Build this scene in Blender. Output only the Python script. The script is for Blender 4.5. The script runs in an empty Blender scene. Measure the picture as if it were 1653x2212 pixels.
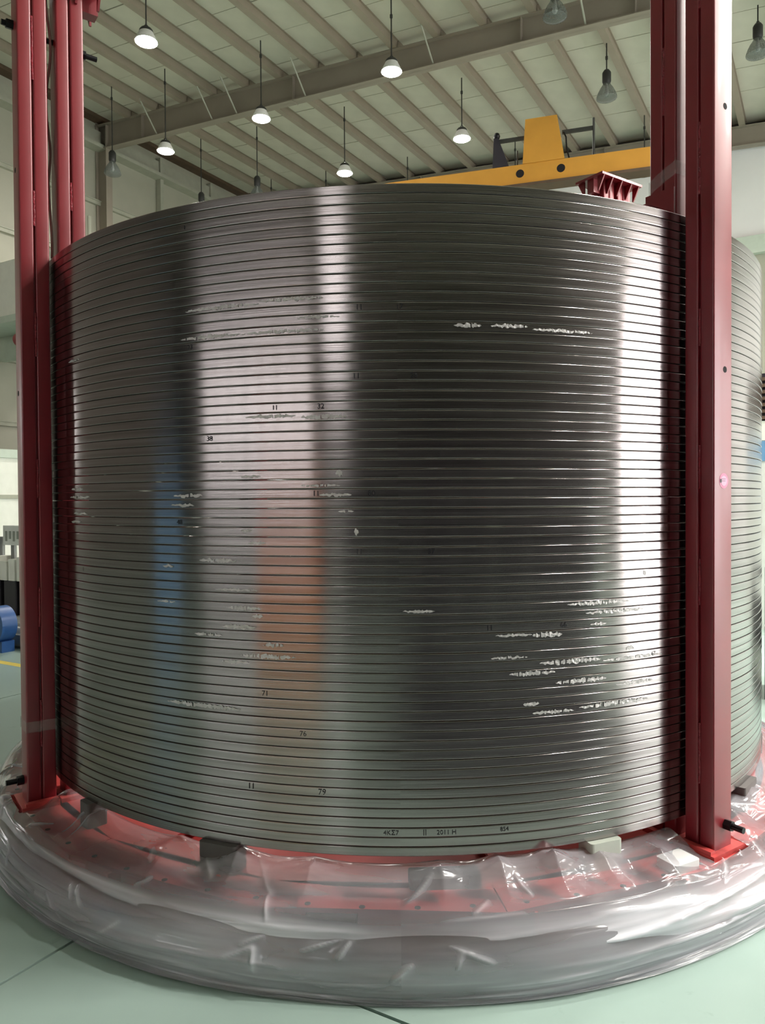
import bpy, math, random
from mathutils import Vector, Matrix, noise

random.seed(7)
SC = bpy.context.scene
COL = SC.collection

# ------------------------------------------------------------------ camera
F, PITCH, ROLL, YAW = 1620.0, .0164, -.0066, -.0213      # fitted for 1653 x 2212
CX, CY = 826.5, 1106.0
D, HC = 4.74, 1.65                                       # coil axis distance, eye height


def ray(px, py):
    a, b = px - CX, py - CY
    c, s = math.cos(ROLL), math.sin(ROLL)
    u, v = a * c + b * s, -a * s + b * c
    x, y2, z2 = u / F, 1.0, -v / F
    c, s = math.cos(PITCH), math.sin(PITCH)
    y, z = y2 * c + z2 * s, -y2 * s + z2 * c
    c, s = math.cos(YAW), math.sin(YAW)
    return Vector((x * c + y * s, -x * s + y * c, z))


CAM = Vector((0, -D, HC))
fwd = ray(CX, CY)
right = (ray(CX + F, CY) - fwd).normalized()
down = (ray(CX, CY + F) - fwd).normalized()
cam = bpy.data.cameras.new('camera')
cam.sensor_fit = 'AUTO'
cam.sensor_width = 36.0
cam.lens = F / 2212.0 * 36.0
cam.clip_start = .02
cam.clip_end = 300
co = bpy.data.objects.new('camera', cam)
COL.objects.link(co)
m3 = Matrix((right, -down, -fwd.normalized())).transposed()
co.matrix_world = Matrix.Translation(CAM) @ m3.to_4x4()
SC.camera = co

# ------------------------------------------------------------------ world, exposure
wd = bpy.data.worlds.new('overcast')
SC.world = wd
wd.use_nodes = True
bg = wd.node_tree.nodes['Background']
bg.inputs[0].default_value = (1.0, .97, .97, 1)
bg.inputs[1].default_value = 6.0
SC.view_settings.view_transform = 'Standard'
SC.view_settings.look = 'None'
SC.view_settings.gamma = 1
SC.view_settings.exposure = 0.75
LAMP_POWER = 270.0
SC.cycles.max_bounces = 6
SC.cycles.diffuse_bounces = 3
SC.cycles.glossy_bounces = 3
SC.cycles.caustics_reflective = False
SC.cycles.caustics_refractive = False

# ------------------------------------------------------------------ helpers
R = 2.05                      # outer radius of the coil
ZB, ZT = .358, 2.778          # bottom and top of the coil
NT = 69
PITCH_Z = (ZT - ZB) / NT
AZH = math.radians(29.4)      # heading of the hall
DV = Vector((math.sin(AZH), math.cos(AZH), 0))
EV = Vector((math.cos(AZH), -math.sin(AZH), 0))


def roof(b):
    return HC + 8.71 - .0867 * b


def H(a, b, z=0):             # hall coordinates (along, across, up) to world
    return Vector((0, -D, 0)) + DV * a + EV * b + Vector((0, 0, z))


def floor_hit(px, py, z=0):
    r = ray(px, py)
    return CAM + r * ((z - HC) / r.z)


def on_coil(px, py):          # azimuth and height on the outer face of the coil
    r = ray(px, py)
    ox, oy = CAM.x, CAM.y
    A = r.x ** 2 + r.y ** 2
    B = 2 * (ox * r.x + oy * r.y)
    C = ox * ox + oy * oy - R * R
    q = B * B - 4 * A * C
    t = (-B - math.sqrt(max(q, 0))) / (2 * A)
    p = CAM + r * t
    return math.atan2(p.x, -p.y), p.z


class MB:
    def __init__(s):
        s.v, s.f = [], []

    def add(s, vs, fs):
        o = len(s.v)
        s.v += [tuple(x) for x in vs]
        s.f += [tuple(i + o for i in q) for q in fs]
        return s

    def box(s, x0, x1, y0, y1, z0, z1):
        return s.add([(x0, y0, z0), (x1, y0, z0), (x1, y1, z0), (x0, y1, z0), (x0, y0, z1), (x1, y0, z1), (x1, y1, z1), (x0, y1, z1)],
                     [(3, 2, 1, 0), (4, 5, 6, 7), (0, 1, 5, 4), (1, 2, 6, 5), (2, 3, 7, 6), (3, 0, 4, 7)])

    def rbox(s, x0, x1, y0, y1, z0, z1, r=.006, n=3):      # upright bar with rounded corners
        pts = []
        for cx, cy, a0 in ((x1 - r, y1 - r, 0), (x0 + r, y1 - r, 90), (x0 + r, y0 + r, 180), (x1 - r, y0 + r, 270)):
            for k in range(n + 1):
                a = math.radians(a0 + 90 * k / n)
                pts.append((cx + r * math.cos(a), cy + r * math.sin(a)))
        return s.prism(pts, z0, z1)

    def prism(s, pts, z0, z1):
        n = len(pts)
        vs = [(x, y, z0) for x, y in pts] + [(x, y, z1) for x, y in pts]
        fs = [(i, (i + 1) % n, n + (i + 1) % n, n + i) for i in range(n)]
        fs += [tuple(range(n - 1, -1, -1)), tuple(range(n, 2 * n))]
        return s.add(vs, fs)

    def hexa(s, p):            # eight corners, bottom four then top four
        return s.add(p, [(3, 2, 1, 0), (4, 5, 6, 7), (0, 1, 5, 4), (1, 2, 6, 5), (2, 3, 7, 6), (3, 0, 4, 7)])

    def tube(s, p0, p1, r0, r1=None, n=12, cap=True):
        p0, p1 = Vector(p0), Vector(p1)
        r1 = r0 if r1 is None else r1
        ax = (p1 - p0).normalized()
        u = ax.orthogonal().normalized()
        w = ax.cross(u)
        vs = []
        for p, r in ((p0, r0), (p1, r1)):
            for k in range(n):
                a = 2 * math.pi * k / n
                vs.append(p + u * (r * math.cos(a)) + w * (r * math.sin(a)))
        fs = [(k, (k + 1) % n, n + (k + 1) % n, n + k) for k in range(n)]
        if cap:
            fs += [tuple(range(n - 1, -1, -1)), tuple(range(n, 2 * n))]
        return s.add(vs, fs)

    def path(s, pts, r, n=8):
        pts = [Vector(p) for p in pts]
        vs, fs = [], []
        for i, p in enumerate(pts):
            t = (pts[min(i + 1, len(pts) - 1)] - pts[max(i - 1, 0)]).normalized()
            u = t.cross(Vector((.3, .9, .1))).normalized()
            w = t.cross(u)
            for k in range(n):
                a = 2 * math.pi * k / n
                vs.append(p + u * (r * math.cos(a)) + w * (r * math.sin(a)))
        for i in range(len(pts) - 1):
            for k in range(n):
                fs.append((i * n + k, i * n + (k + 1) % n, (i + 1) * n + (k + 1) % n, (i + 1) * n + k))
        fs += [tuple(range(n - 1, -1, -1)), tuple(range((len(pts) - 1) * n, len(pts) * n))]
        return s.add(vs, fs)

    def lathe(s, prof, n=32, c=(0, 0, 0), closed=False):
        vs, fs = [], []
        m = len(prof)
        for k in range(n):
            a = 2 * math.pi * k / n
            for r, z in prof:
                vs.append((c[0] + r * math.cos(a), c[1] + r * math.sin(a), c[2] + z))
        for k in range(n):
            k2 = (k + 1) % n
            for i in range(m if closed else m - 1):
                j = (i + 1) % m
                fs.append((k * m + i, k2 * m + i, k2 * m + j, k * m + j))
        return s.add(vs, fs)

    def mesh(s, name, smooth=False):
        me = bpy.data.meshes.new(name)
        me.from_pydata([tuple(v) for v in s.v], [], s.f)
        me.validate()
        me.update()
        if smooth:
            me.polygons.foreach_set('use_smooth', [True] * len(me.polygons))
            try:
                me.set_sharp_from_angle(angle=math.radians(35))
            except Exception:
                pass
        return me

    def build(s, name, mat, parent=None, smooth=False):
        return obj(name, s.mesh(name, smooth), mat, parent)


def obj(name, me, mat, parent=None, loc=None, rot=None):
    o = bpy.data.objects.new(name, me)
    COL.objects.link(o)
    if me is not None and mat is not None and not me.materials:
        me.materials.append(mat)
    o.parent = parent
    if loc is not None:
        o.location = loc
    if rot is not None:
        o.rotation_euler = rot
    return o


def empty(name, loc=(0, 0, 0), rz=0, parent=None):
    o = bpy.data.objects.new(name, None)
    o.empty_display_size = .1
    COL.objects.link(o)
    o.location = loc
    o.rotation_euler = (0, 0, rz)
    o.parent = parent
    return o


def tag(o, label, cat, group=None):
    o['label'] = label
    o['category'] = cat
    if group:
        o['group'] = group
    return o


def hall(name, kind=None):     # an empty in hall axes: x across, y along
    o = empty(name, (0, -D, 0), -AZH)
    if kind:
        o['kind'] = kind
    return o


# ------------------------------------------------------------------ materials
def mat(name, col, rough=.5, metal=0.0, var=.08, scale=6.0, bump=0.0, bscale=40.0, spec=.5, coat=0.0, col2=None, detail=4.0, rvar=.08):
    m = bpy.data.materials.new(name)
    m.use_nodes = True
    nt = m.node_tree
    bs = nt.nodes['Principled BSDF']
    bs.inputs['Roughness'].default_value = rough
    bs.inputs['Metallic'].default_value = metal
    bs.inputs['Specular IOR Level'].default_value = spec
    bs.inputs['Coat Weight'].default_value = coat
    bs.inputs['Coat Roughness'].default_value = .12
    tc = nt.nodes.new('ShaderNodeTexCoord')
    nz = nt.nodes.new('ShaderNodeTexNoise')
    nz.inputs['Scale'].default_value = scale
    nz.inputs['Detail'].default_value = detail
    nt.links.new(tc.outputs['Object'], nz.inputs['Vector'])
    cr = nt.nodes.new('ShaderNodeValToRGB')
    a = [max(0, c * (1 - var)) for c in col]
    b = [min(1, c * (1 + var)) for c in (col2 or col)]
    cr.color_ramp.elements[0].color = (*a, 1)
    cr.color_ramp.elements[1].color = (*b, 1)
    cr.color_ramp.elements[0].position = .3
    cr.color_ramp.elements[1].position = .7
    nt.links.new(nz.outputs['Fac'], cr.inputs['Fac'])
    nt.links.new(cr.outputs['Color'], bs.inputs['Base Color'])
    mr = nt.nodes.new('ShaderNodeMapRange')
    mr.inputs['To Min'].default_value = max(0, rough - rvar)
    mr.inputs['To Max'].default_value = min(1, rough + rvar)
    nt.links.new(nz.outputs['Fac'], mr.inputs['Value'])
    nt.links.new(mr.outputs['Result'], bs.inputs['Roughness'])
    if bump:
        n2 = nt.nodes.new('ShaderNodeTexNoise')
        n2.inputs['Scale'].default_value = bscale
        nt.links.new(tc.outputs['Object'], n2.inputs['Vector'])
        bp = nt.nodes.new('ShaderNodeBump')
        bp.inputs['Strength'].default_value = bump
        bp.inputs['Distance'].default_value = .01
        nt.links.new(n2.outputs['Fac'], bp.inputs['Height'])
        nt.links.new(bp.outputs['Normal'], bs.inputs['Normal'])
    return m


def mat_emit(name, col, strength):
    m = bpy.data.materials.new(name)
    m.use_nodes = True
    bs = m.node_tree.nodes['Principled BSDF']
    bs.inputs['Base Color'].default_value = (*col, 1)
    bs.inputs['Emission Color'].default_value = (*col, 1)
    bs.inputs['Emission Strength'].default_value = strength
    return m


def mat_steel():               # rolled stainless jacket: smeared across the rolling direction
    m = bpy.data.materials.new('rolled_steel')
    m.use_nodes = True
    nt = m.node_tree
    L = nt.links
    bs = nt.nodes['Principled BSDF']
    bs.inputs['Metallic'].default_value = 1
    bs.inputs['Anisotropic'].default_value = .85
    bs.inputs['Anisotropic Rotation'].default_value = .25
    tg = nt.nodes.new('ShaderNodeTangent')
    tg.direction_type = 'RADIAL'
    tg.axis = 'Z'
    L.new(tg.outputs[0], bs.inputs['Tangent'])
    ge = nt.nodes.new('ShaderNodeNewGeometry')
    sx = nt.nodes.new('ShaderNodeSeparateXYZ')
    L.new(ge.outputs['Position'], sx.inputs[0])
    at = nt.nodes.new('ShaderNodeMath')
    at.operation = 'ARCTAN2'
    L.new(sx.outputs[0], at.inputs[0])
    L.new(sx.outputs[1], at.inputs[1])
    cb = nt.nodes.new('ShaderNodeCombineXYZ')
    mz = nt.nodes.new('ShaderNodeMath')
    mz.operation = 'MULTIPLY'
    mz.inputs[1].default_value = 28.5 * 1.0
    L.new(sx.outputs[2], mz.inputs[0])
    L.new(at.outputs[0], cb.inputs[0])
    L.new(mz.outputs[0], cb.inputs[1])
    n1 = nt.nodes.new('ShaderNodeTexNoise')
    n1.inputs['Scale'].default_value = 2.2
    n1.inputs['Detail'].default_value = 5
    L.new(cb.outputs[0], n1.inputs['Vector'])
    cr = nt.nodes.new('ShaderNodeValToRGB')
    cr.color_ramp.elements[0].position = .3
    cr.color_ramp.elements[0].color = (.30, .27, .265, 1)
    cr.color_ramp.elements[1].position = .72
    cr.color_ramp.elements[1].color = (.43, .395, .39, 1)
    L.new(n1.outputs['Fac'], cr.inputs['Fac'])
    L.new(cr.outputs['Color'], bs.inputs['Base Color'])
    mr = nt.nodes.new('ShaderNodeMapRange')
    mr.inputs['To Min'].default_value = .15
    mr.inputs['To Max'].default_value = .24
    L.new(n1.outputs['Fac'], mr.inputs['Value'])
    L.new(mr.outputs['Result'], bs.inputs['Roughness'])
    n2 = nt.nodes.new('ShaderNodeTexNoise')
    n2.inputs['Scale'].default_value = 9
    n2.inputs['Detail'].default_value = 3
    L.new(cb.outputs[0], n2.inputs['Vector'])
    bp = nt.nodes.new('ShaderNodeBump')
    bp.inputs['Strength'].default_value = .12
    bp.inputs['Distance'].default_value = .002
    L.new(n2.outputs['Fac'], bp.inputs['Height'])
    L.new(bp.outputs['Normal'], bs.inputs['Normal'])
    return m


def mat_film():
    m = bpy.data.materials.new('clear_film')
    m.use_nodes = True
    nt = m.node_tree
    L = nt.links
    nt.nodes.remove(nt.nodes['Principled BSDF'])
    out = nt.nodes['Material Output']
    tr = nt.nodes.new('ShaderNodeBsdfTransparent')
    tr.inputs[0].default_value = (.97, .965, .975, 1)
    df = nt.nodes.new('ShaderNodeBsdfDiffuse')
    df.inputs[0].default_value = (.90, .905, .97, 1)
    tl = nt.nodes.new('ShaderNodeBsdfTranslucent')
    tl.inputs[0].default_value = (.86, .85, .88, 1)
    ad = nt.nodes.new('ShaderNodeMixShader')
    ad.inputs[0].default_value = .15
    L.new(df.outputs[0], ad.inputs[1])
    L.new(tl.outputs[0], ad.inputs[2])
    ge = nt.nodes.new('ShaderNodeNewGeometry')
    sx = nt.nodes.new('ShaderNodeSeparateXYZ')
    L.new(ge.outputs['Position'], sx.inputs[0])
    an = nt.nodes.new('ShaderNodeMath')
    an.operation = 'ARCTAN2'
    L.new(sx.outputs[0], an.inputs[0])
    L.new(sx.outputs[1], an.inputs[1])
    zm = nt.nodes.new('ShaderNodeMath')
    zm.operation = 'MULTIPLY'
    zm.inputs[1].default_value = 6.0
    L.new(sx.outputs[2], zm.inputs[0])
    ln = nt.nodes.new('ShaderNodeVectorMath')
    ln.operation = 'LENGTH'
    L.new(ge.outputs['Position'], ln.inputs[0])
    rm = nt.nodes.new('ShaderNodeMath')
    rm.operation = 'MULTIPLY'
    rm.inputs[1].default_value = 5.0
    L.new(ln.outputs['Value'], rm.inputs[0])
    cy = nt.nodes.new('ShaderNodeCombineXYZ')              # stretched round the base
    L.new(an.outputs[0], cy.inputs[0])
    L.new(zm.outputs[0], cy.inputs[1])
    L.new(rm.outputs[0], cy.inputs[2])
    nz = nt.nodes.new('ShaderNodeTexNoise')
    nz.inputs['Scale'].default_value = 3
    nz.inputs['Detail'].default_value = 3
    L.new(cy.outputs[0], nz.inputs['Vector'])
    at = nt.nodes.new('ShaderNodeAttribute')
    at.attribute_name = 'thickness'
    mr = nt.nodes.new('ShaderNodeMapRange')
    mr.inputs['From Min'].default_value = .3
    mr.inputs['From Max'].default_value = .75
    mr.inputs['To Min'].default_value = .75
    mr.inputs['To Max'].default_value = 1.25
    L.new(nz.outputs['Fac'], mr.inputs['Value'])
    mu = nt.nodes.new('ShaderNodeMath')
    mu.operation = 'MULTIPLY'
    mu.use_clamp = True
    L.new(at.outputs['Fac'], mu.inputs[0])
    L.new(mr.outputs[0], mu.inputs[1])
    mx = nt.nodes.new('ShaderNodeMixShader')
    L.new(mu.outputs[0], mx.inputs[0])
    L.new(tr.outputs[0], mx.inputs[1])
    L.new(ad.outputs[0], mx.inputs[2])
    n3 = nt.nodes.new('ShaderNodeTexNoise')
    n3.inputs['Scale'].default_value = 4.5
    n3.inputs['Detail'].default_value = 2
    n3.inputs['Distortion'].default_value = 1.6
    n3.noise_type = 'RIDGED_MULTIFRACTAL'
    L.new(cy.outputs[0], n3.inputs['Vector'])
    bp = nt.nodes.new('ShaderNodeBump')
    bp.inputs['Strength'].default_value = .35
    bp.inputs['Distance'].default_value = .012
    L.new(n3.outputs['Fac'], bp.inputs['Height'])
    gl = nt.nodes.new('ShaderNodeBsdfGlossy')
    gl.inputs['Roughness'].default_value = .14
    L.new(bp.outputs['Normal'], gl.inputs['Normal'])
    fr = nt.nodes.new('ShaderNodeFresnel')
    fr.inputs['IOR'].default_value = 1.5
    L.new(bp.outputs['Normal'], fr.inputs['Normal'])
    m2 = nt.nodes.new('ShaderNodeMixShader')
    L.new(fr.outputs[0], m2.inputs[0])
    L.new(mx.outputs[0], m2.inputs[1])
    L.new(gl.outputs[0], m2.inputs[2])
    L.new(m2.outputs[0], out.inputs[0])
    return m


def mat_floor():
    m = mat('mint_epoxy', (.36, .48, .43), .32, var=.07, scale=1.1, detail=8, spec=.5, rvar=.1)
    nt = m.node_tree
    L = nt.links
    bs = nt.nodes['Principled BSDF']
    src = bs.inputs['Base Color'].links[0].from_socket
    tc = nt.nodes.new('ShaderNodeTexCoord')
    n2 = nt.nodes.new('ShaderNodeTexNoise')
    n2.inputs['Scale'].default_value = 9
    n2.inputs['Detail'].default_value = 8
    n2.inputs['Distortion'].default_value = .6
    ge = nt.nodes.new('ShaderNodeNewGeometry')
    L.new(ge.outputs['Position'], n2.inputs['Vector'])
    cr = nt.nodes.new('ShaderNodeValToRGB')
    cr.color_ramp.elements[0].position = .66
    cr.color_ramp.elements[0].color = (1, 1, 1, 1)
    cr.color_ramp.elements[1].position = .78
    cr.color_ramp.elements[1].color = (.72, .74, .73, 1)
    L.new(n2.outputs['Fac'], cr.inputs['Fac'])
    mx = nt.nodes.new('ShaderNodeMixRGB')
    mx.blend_type = 'MULTIPLY'
    mx.inputs[0].default_value = 1
    L.new(src, mx.inputs[1])
    L.new(cr.outputs['Color'], mx.inputs[2])
    L.new(mx.outputs[0], bs.inputs['Base Color'])
    return m


M = dict(
    steel=mat_steel(),
    film=mat_film(),
    floor=mat_floor(),
    red=mat('red_gloss_paint', (.225, .010, .018), .38, var=.10, scale=5, spec=.8, coat=.08, bump=.03, bscale=9, rvar=.06),
    redbase=mat('red_base_paint', (.58, .075, .07), .34, var=.10, scale=5),
    weld=mat('red_weld', (.26, .018, .03), .3, var=.2, scale=60, bump=.6, bscale=120),
    black=mat('black_oxide', (.012, .012, .014), .38, .6, var=.2),
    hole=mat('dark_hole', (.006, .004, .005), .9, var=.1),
    joint=mat('dark_joint', (.035, .045, .04), .9, var=.3),
    roofp=mat('roof_foil', (.62, .59, .49), .55, var=.06, scale=1.6, bump=.12, bscale=7),
    purlin=mat('purlin_paint', (.31, .26, .20), .5, var=.06, scale=3),
    rafter=mat('rafter_paint', (.29, .25, .20), .5, var=.06, scale=2),
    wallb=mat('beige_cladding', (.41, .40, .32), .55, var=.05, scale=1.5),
    walld=mat('darkened_cladding', (.085, .075, .07), .6, var=.08, scale=1.2),  # unseen walls darkened in colour to keep bounce light and reflections low
    wallm=mat('part_darkened_cladding', (.27, .24, .215), .6, var=.08, scale=1.2),  # milder darkening of the left wall's near stretch, for a dim reflection
    girt=mat('girt_paint', (.40, .40, .32), .5, var=.06),
    white=mat('white_cladding', (.86, .85, .84), .45, var=.03, scale=1.0),
    cream=mat('cream_panel', (.84, .84, .76), .5, var=.03),
    greenish=mat('pale_green_steel', (.55, .62, .53), .5, var=.05),
    lampw=mat('lamp_white', (.75, .76, .72), .35, var=.05),
    lampk=mat('lamp_dark', (.03, .03, .028), .5, var=.2),
    rod=mat('rod_dark', (.05, .05, .045), .6, .4, var=.2),
    yellow=mat('crane_yellow', (.60, .285, .04), .38, var=.06, scale=3),
    brown=mat('brown_steel', (.10, .06, .035), .6, var=.2),
    blue=mat('blue_paint', (.03, .10, .30), .35, var=.12),
    ltblue=mat('light_blue_paint', (.16, .33, .55), .5, var=.08),
    orange=mat('orange_paint', (.58, .22, .05), .45, var=.08),
    rust=mat('red_brown_paint', (.36, .10, .05), .5, var=.12),
    dark=mat('dark_enamel', (.018, .014, .022), .45, var=.2),
    steelg=mat('grey_steel', (.30, .31, .30), .4, .7, var=.15),
    rubber=mat('grey_rubber', (.12, .11, .105), .7, var=.2),
    padg=mat('pale_green_pad', (.55, .60, .52), .7, var=.08),
    ink=mat('marker_ink', (.008, .008, .012), .5, var=.1),
    scuff=mat('tape_residue', (.62, .59, .575), .42, .35, var=.12, scale=40, bump=.5, bscale=90),
    tape=None,
    sticker=mat('pink_sticker', (.70, .22, .36), .5, var=.05),
    stickerw=mat('pale_sticker', (.78, .40, .56), .5, var=.05),
    lineY=mat('yellow_floor_paint', (.74, .58, .10), .5, var=.12, scale=14),
    cable=mat('grey_cable', (.42, .38, .34), .5, var=.1),
    print_=mat('print_grey', (.28, .30, .26), .6, var=.1),
    led=mat_emit('lit_diffuser', (1.0, .95, .89), LAMP_POWER),
)


def mat_clear(name, col, alpha, rough=.15):
    m = bpy.data.materials.new(name)
    m.use_nodes = True
    bs = m.node_tree.nodes['Principled BSDF']
    bs.inputs['Base Color'].default_value = (*col, 1)
    bs.inputs['Roughness'].default_value = rough
    bs.inputs['Alpha'].default_value = alpha
    nz = m.node_tree.nodes.new('ShaderNodeTexNoise')
    nz.inputs['Scale'].default_value = 18
    mr = m.node_tree.nodes.new('ShaderNodeMapRange')
    mr.inputs['To Min'].default_value = alpha * .5
    mr.inputs['To Max'].default_value = min(1, alpha * 1.5)
    m.node_tree.links.new(nz.outputs['Fac'], mr.inputs['Value'])
    m.node_tree.links.new(mr.outputs[0], bs.inputs['Alpha'])
    return m


M['tape'] = mat_clear('clear_tape', (.75, .70, .68), .22, .25)
M['glass'] = mat_clear('lamp_glass', (.15, .17, .16), .6, .12)
M['pane'] = mat_clear('window_pane', (.9, .92, .92), .12, .05)
M['dimmed'] = mat_clear('dimmed_pane', (.45, .44, .43), .12, .4)  # grey tint put into the back panes to dim their daylight

# ------------------------------------------------------------------ hall shell
BL, BR, A_END, A_BACK = -17.1, 14.0, 20.2, -18.0

# floor: one dark bed with slabs laid on it, joints open between them
fl = hall('floor', 'structure')
MB().box(BL - .3, BR + .3, A_BACK - .3, A_END + 4, -.25, -.012).build('floor_bed', M['joint'], fl)
bs_ = [-2.43 + 3.54 * k for k in range(-5, 6)]
as_ = [2.04 + 4.0 * k for k in range(-6, 7)]
bs_ = [BL - .3] + [b for b in bs_ if BL < b < BR] + [BR + .3]
as_ = [A_BACK - .3] + [a for a in as_ if A_BACK < a < A_END + 3.5] + [A_END + 4]
g = .007
for i in range(len(bs_) - 1):
    for j in range(len(as_) - 1):
        MB().box(bs_[i] + g, bs_[i + 1] - g, as_[j] + g, as_[j + 1] - g, -.02, 0).build('floor_slab', M['floor'], fl)
MB().box(-4.33, -4.24, .2, 9.5, 0, .0012).build('floor_line', M['lineY'], fl)
MB().box(-12.5, -5.4, 4.58, 4.67, 0, .0012).build('floor_line', M['lineY'], fl)

# ceiling
ce = hall('ceiling', 'structure')
SL = -.0867
pz = .20
PB = [-15.80 + 1.005 * k for k in range(0, 19)]
AJ = [7.4 + 1.02 * k for k in range(13)]


def tilt_box(mb, b0, b1, a0, a1, z0, z1):      # box whose top and bottom follow the roof
    mb.hexa([(b0, a0, roof(b0) + z0), (b1, a0, roof(b1) + z0), (b1, a1, roof(b1) + z0), (b0, a1, roof(b0) + z0),
             (b0, a0, roof(b0) + z1), (b1, a0, roof(b1) + z1), (b1, a1, roof(b1) + z1), (b0, a1, roof(b0) + z1)])
    return mb


tilt_box(MB(), BL - .3, BR + .3, A_BACK - .3, A_END + 4, pz + .03, pz + .12).build('roof_sheet', M['roofp'], ce)
w, l = 1.005 - .016, 1.02 - .016
pm = MB().hexa([(-w / 2, -l / 2, -SL * -w / 2 * -1), (w / 2, -l / 2, SL * w / 2), (w / 2, l / 2, SL * w / 2), (-w / 2, l / 2, SL * -w / 2),
                (-w / 2, -l / 2, SL * -w / 2 + .03), (w / 2, -l / 2, SL * w / 2 + .03), (w / 2, l / 2, SL * w / 2 + .03), (-w / 2, l / 2, SL * -w / 2 + .03)]).mesh('roof_panel')
pm.materials.append(M['roofp'])
for i in range(-1, len(PB)):
    b = PB[0] + 1.005 * (i + .5)
    for j in range(len(AJ) - 1):
        a = (AJ[j] + AJ[j + 1]) / 2
        obj('roof_panel', pm, None, ce, (b, a, roof(b) + pz - .004 + random.uniform(-.006, .006)))
for b in PB:
    mb = MB()
    z = roof(b)
    for a0, a1 in ((6.0, 13.8), (13.8, A_END)):
        a0, a1 = a0 + .01, a1 - .01
        mb.box(b - .03, b + .03, a0, a1, z + .018, z + pz - .02)        # web
        mb.box(b - .09, b + .05, a0, a1, z - .0, z + .018)              # lower flange
        mb.box(b - .03, b + .06, a0, a1, z + pz - .02, z + pz - .006)
    mb.build('purlin', M['purlin'], ce)


def rafter(a, name='rafter', bl=BL, br=BR):
    mb = MB()
    n = 12
    for k in range(n):
        b0, b1 = bl + (br - bl) * k / n, bl + (br - bl) * (k + 1) / n
        dp = lambda b: .66 - .19 * (b - BL) / 14.5 if b < -2.6 else .47
        t = lambda b: roof(b) - .005
        for y0, y1, f0, f1 in ((-.006, .006, 'w', 0), (-.11, .11, 't', 0), (-.11, .11, 'b', 0)):
            if f0 == 'w':
                zz = (t(b0) - dp(b0), t(b1) - dp(b1), t(b0), t(b1))
            elif f0 == 't':
                zz = (t(b0) - .016, t(b1) - .016, t(b0), t(b1))
            else:
                zz = (t(b0) - dp(b0), t(b1) - dp(b1), t(b0) - dp(b0) + .016, t(b1) - dp(b1) + .016)
            mb.hexa([(b0, a + y0, zz[0]), (b1, a + y0, zz[1]), (b1, a + y1, zz[1]), (b0, a + y1, zz[0]),
                     (b0, a + y0, zz[2]), (b1, a + y0, zz[3]), (b1, a + y1, zz[3]), (b0, a + y1, zz[2])])
    for b in (-15.3, -10.4, -5.0, -2.9):                                # stiffeners
        mb.box(b - .006, b + .006, a - .1, a + .1, roof(b) - .6 if b < -9 else roof(b) - .46, roof(b) - .02)
    mb.build(name, M['rafter'], ce)


rafter(13.8)
rafter(20.0)
rafter(2.0)
rafter(-10)
for b, s in ((-14.77, -1), (-12.86, -1), (-12.08, -1), (-10.06, -1), (-6.87, -1), (-3.78, -1), (-3.78, 1)):   # fly braces
    z = roof(b)
    dp = .66 - .19 * (b - BL) / 14.5
    MB().tube((b, 13.8 + s * .62, z + .05), (b, 13.8 + s * .06, z - dp + .03), .018, n=6).build('fly_brace', M['girt'], ce)

# left wall
wl = hall('wall_left', 'structure')
zt = roof(BL) + .32
win = (-.1, 2.2, 2.7, 4.1)      # translucent strip a0, a1, z0, z1
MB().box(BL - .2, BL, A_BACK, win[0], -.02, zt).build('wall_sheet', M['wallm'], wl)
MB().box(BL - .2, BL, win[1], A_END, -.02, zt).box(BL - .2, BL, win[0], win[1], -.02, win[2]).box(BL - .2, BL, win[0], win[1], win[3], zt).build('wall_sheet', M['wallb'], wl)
for z in (2.2, 3.55, 5.1, 6.7, 8.2, 9.75):
    MB().box(BL, BL + .10, 7.5, A_END, z - .06, z + .06).box(BL + .08, BL + .13, 7.5, A_END, z + .03, z + .06).build('girt', M['girt'], wl)
MB().box(BL, BL + .34, 7.5, A_END, zt - 1.02, zt - .92).box(BL + .1, BL + .14, 7.5, A_END, zt - .92, zt - .5).build('eave_beam', M['girt'], wl)
MB().box(BL, BL + .30, 7.5, A_END, zt - .25, zt - .1).build('eave_channel', M['brown'], wl)
for a in (7.8, 13.8, 20.0):
    MB().box(BL + .02, BL + .04, a - .1, a + .1, 0, zt).box(BL + .42, BL + .44, a - .1, a + .1, 0, zt - .4).box(BL + .03, BL + .43, a - .006, a + .006, 0, zt - .3).build('wall_column', M['rafter'], wl)
for a in (15.9, 18.0):
    MB().box(BL + .02, BL + .2, a - .06, a + .06, 0, zt - .4).build('wall_post', M['girt'], wl)
MB().tube((BL + .3, 13.25, 0), (BL + .3, 13.25, 9.2), .05, n=10).build('downpipe', M['girt'], wl)

# far wall: white upper sheet over a grey beam
we = hall('wall_far', 'structure')
zb_ = HC + 6.27
n = 15
for k in range(n):
    b0, b1 = BL + (BR - BL) * k / n, BL + (BR - BL) * (k + 1) / n
    MB().hexa([(b0 + .004, A_END + .05, zb_), (b1 - .004, A_END + .05, zb_), (b1 - .004, A_END + .15, zb_), (b0 + .004, A_END + .15, zb_),
               (b0 + .004, A_END + .05, roof(b0) + .1), (b1 - .004, A_END + .05, roof(b1) + .1), (b1 - .004, A_END + .15, roof(b1) + .1), (b0 + .004, A_END + .15, roof(b0) + .1)]).build('wall_panel', M['white'], we)
MB().box(BL, BR, A_END + .15, A_END + .3, 0, 12).build('wall_backing', M['walld'], we)
MB().box(BL, BR, A_END - .12, A_END + .14, zb_ - .42, zb_ - .001).build('lintel_beam', M['greenish'], we)
for k in range(n):
    b0, b1 = BL + (BR - BL) * k / n, BL + (BR - BL) * (k + 1) / n
    MB().box(b0 + .004, b1 - .004, A_END + .08, A_END + .15, 0, zb_ - .42).build('wall_panel', M['white' if b0 > 1.0 else 'wallb'], we)

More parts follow.
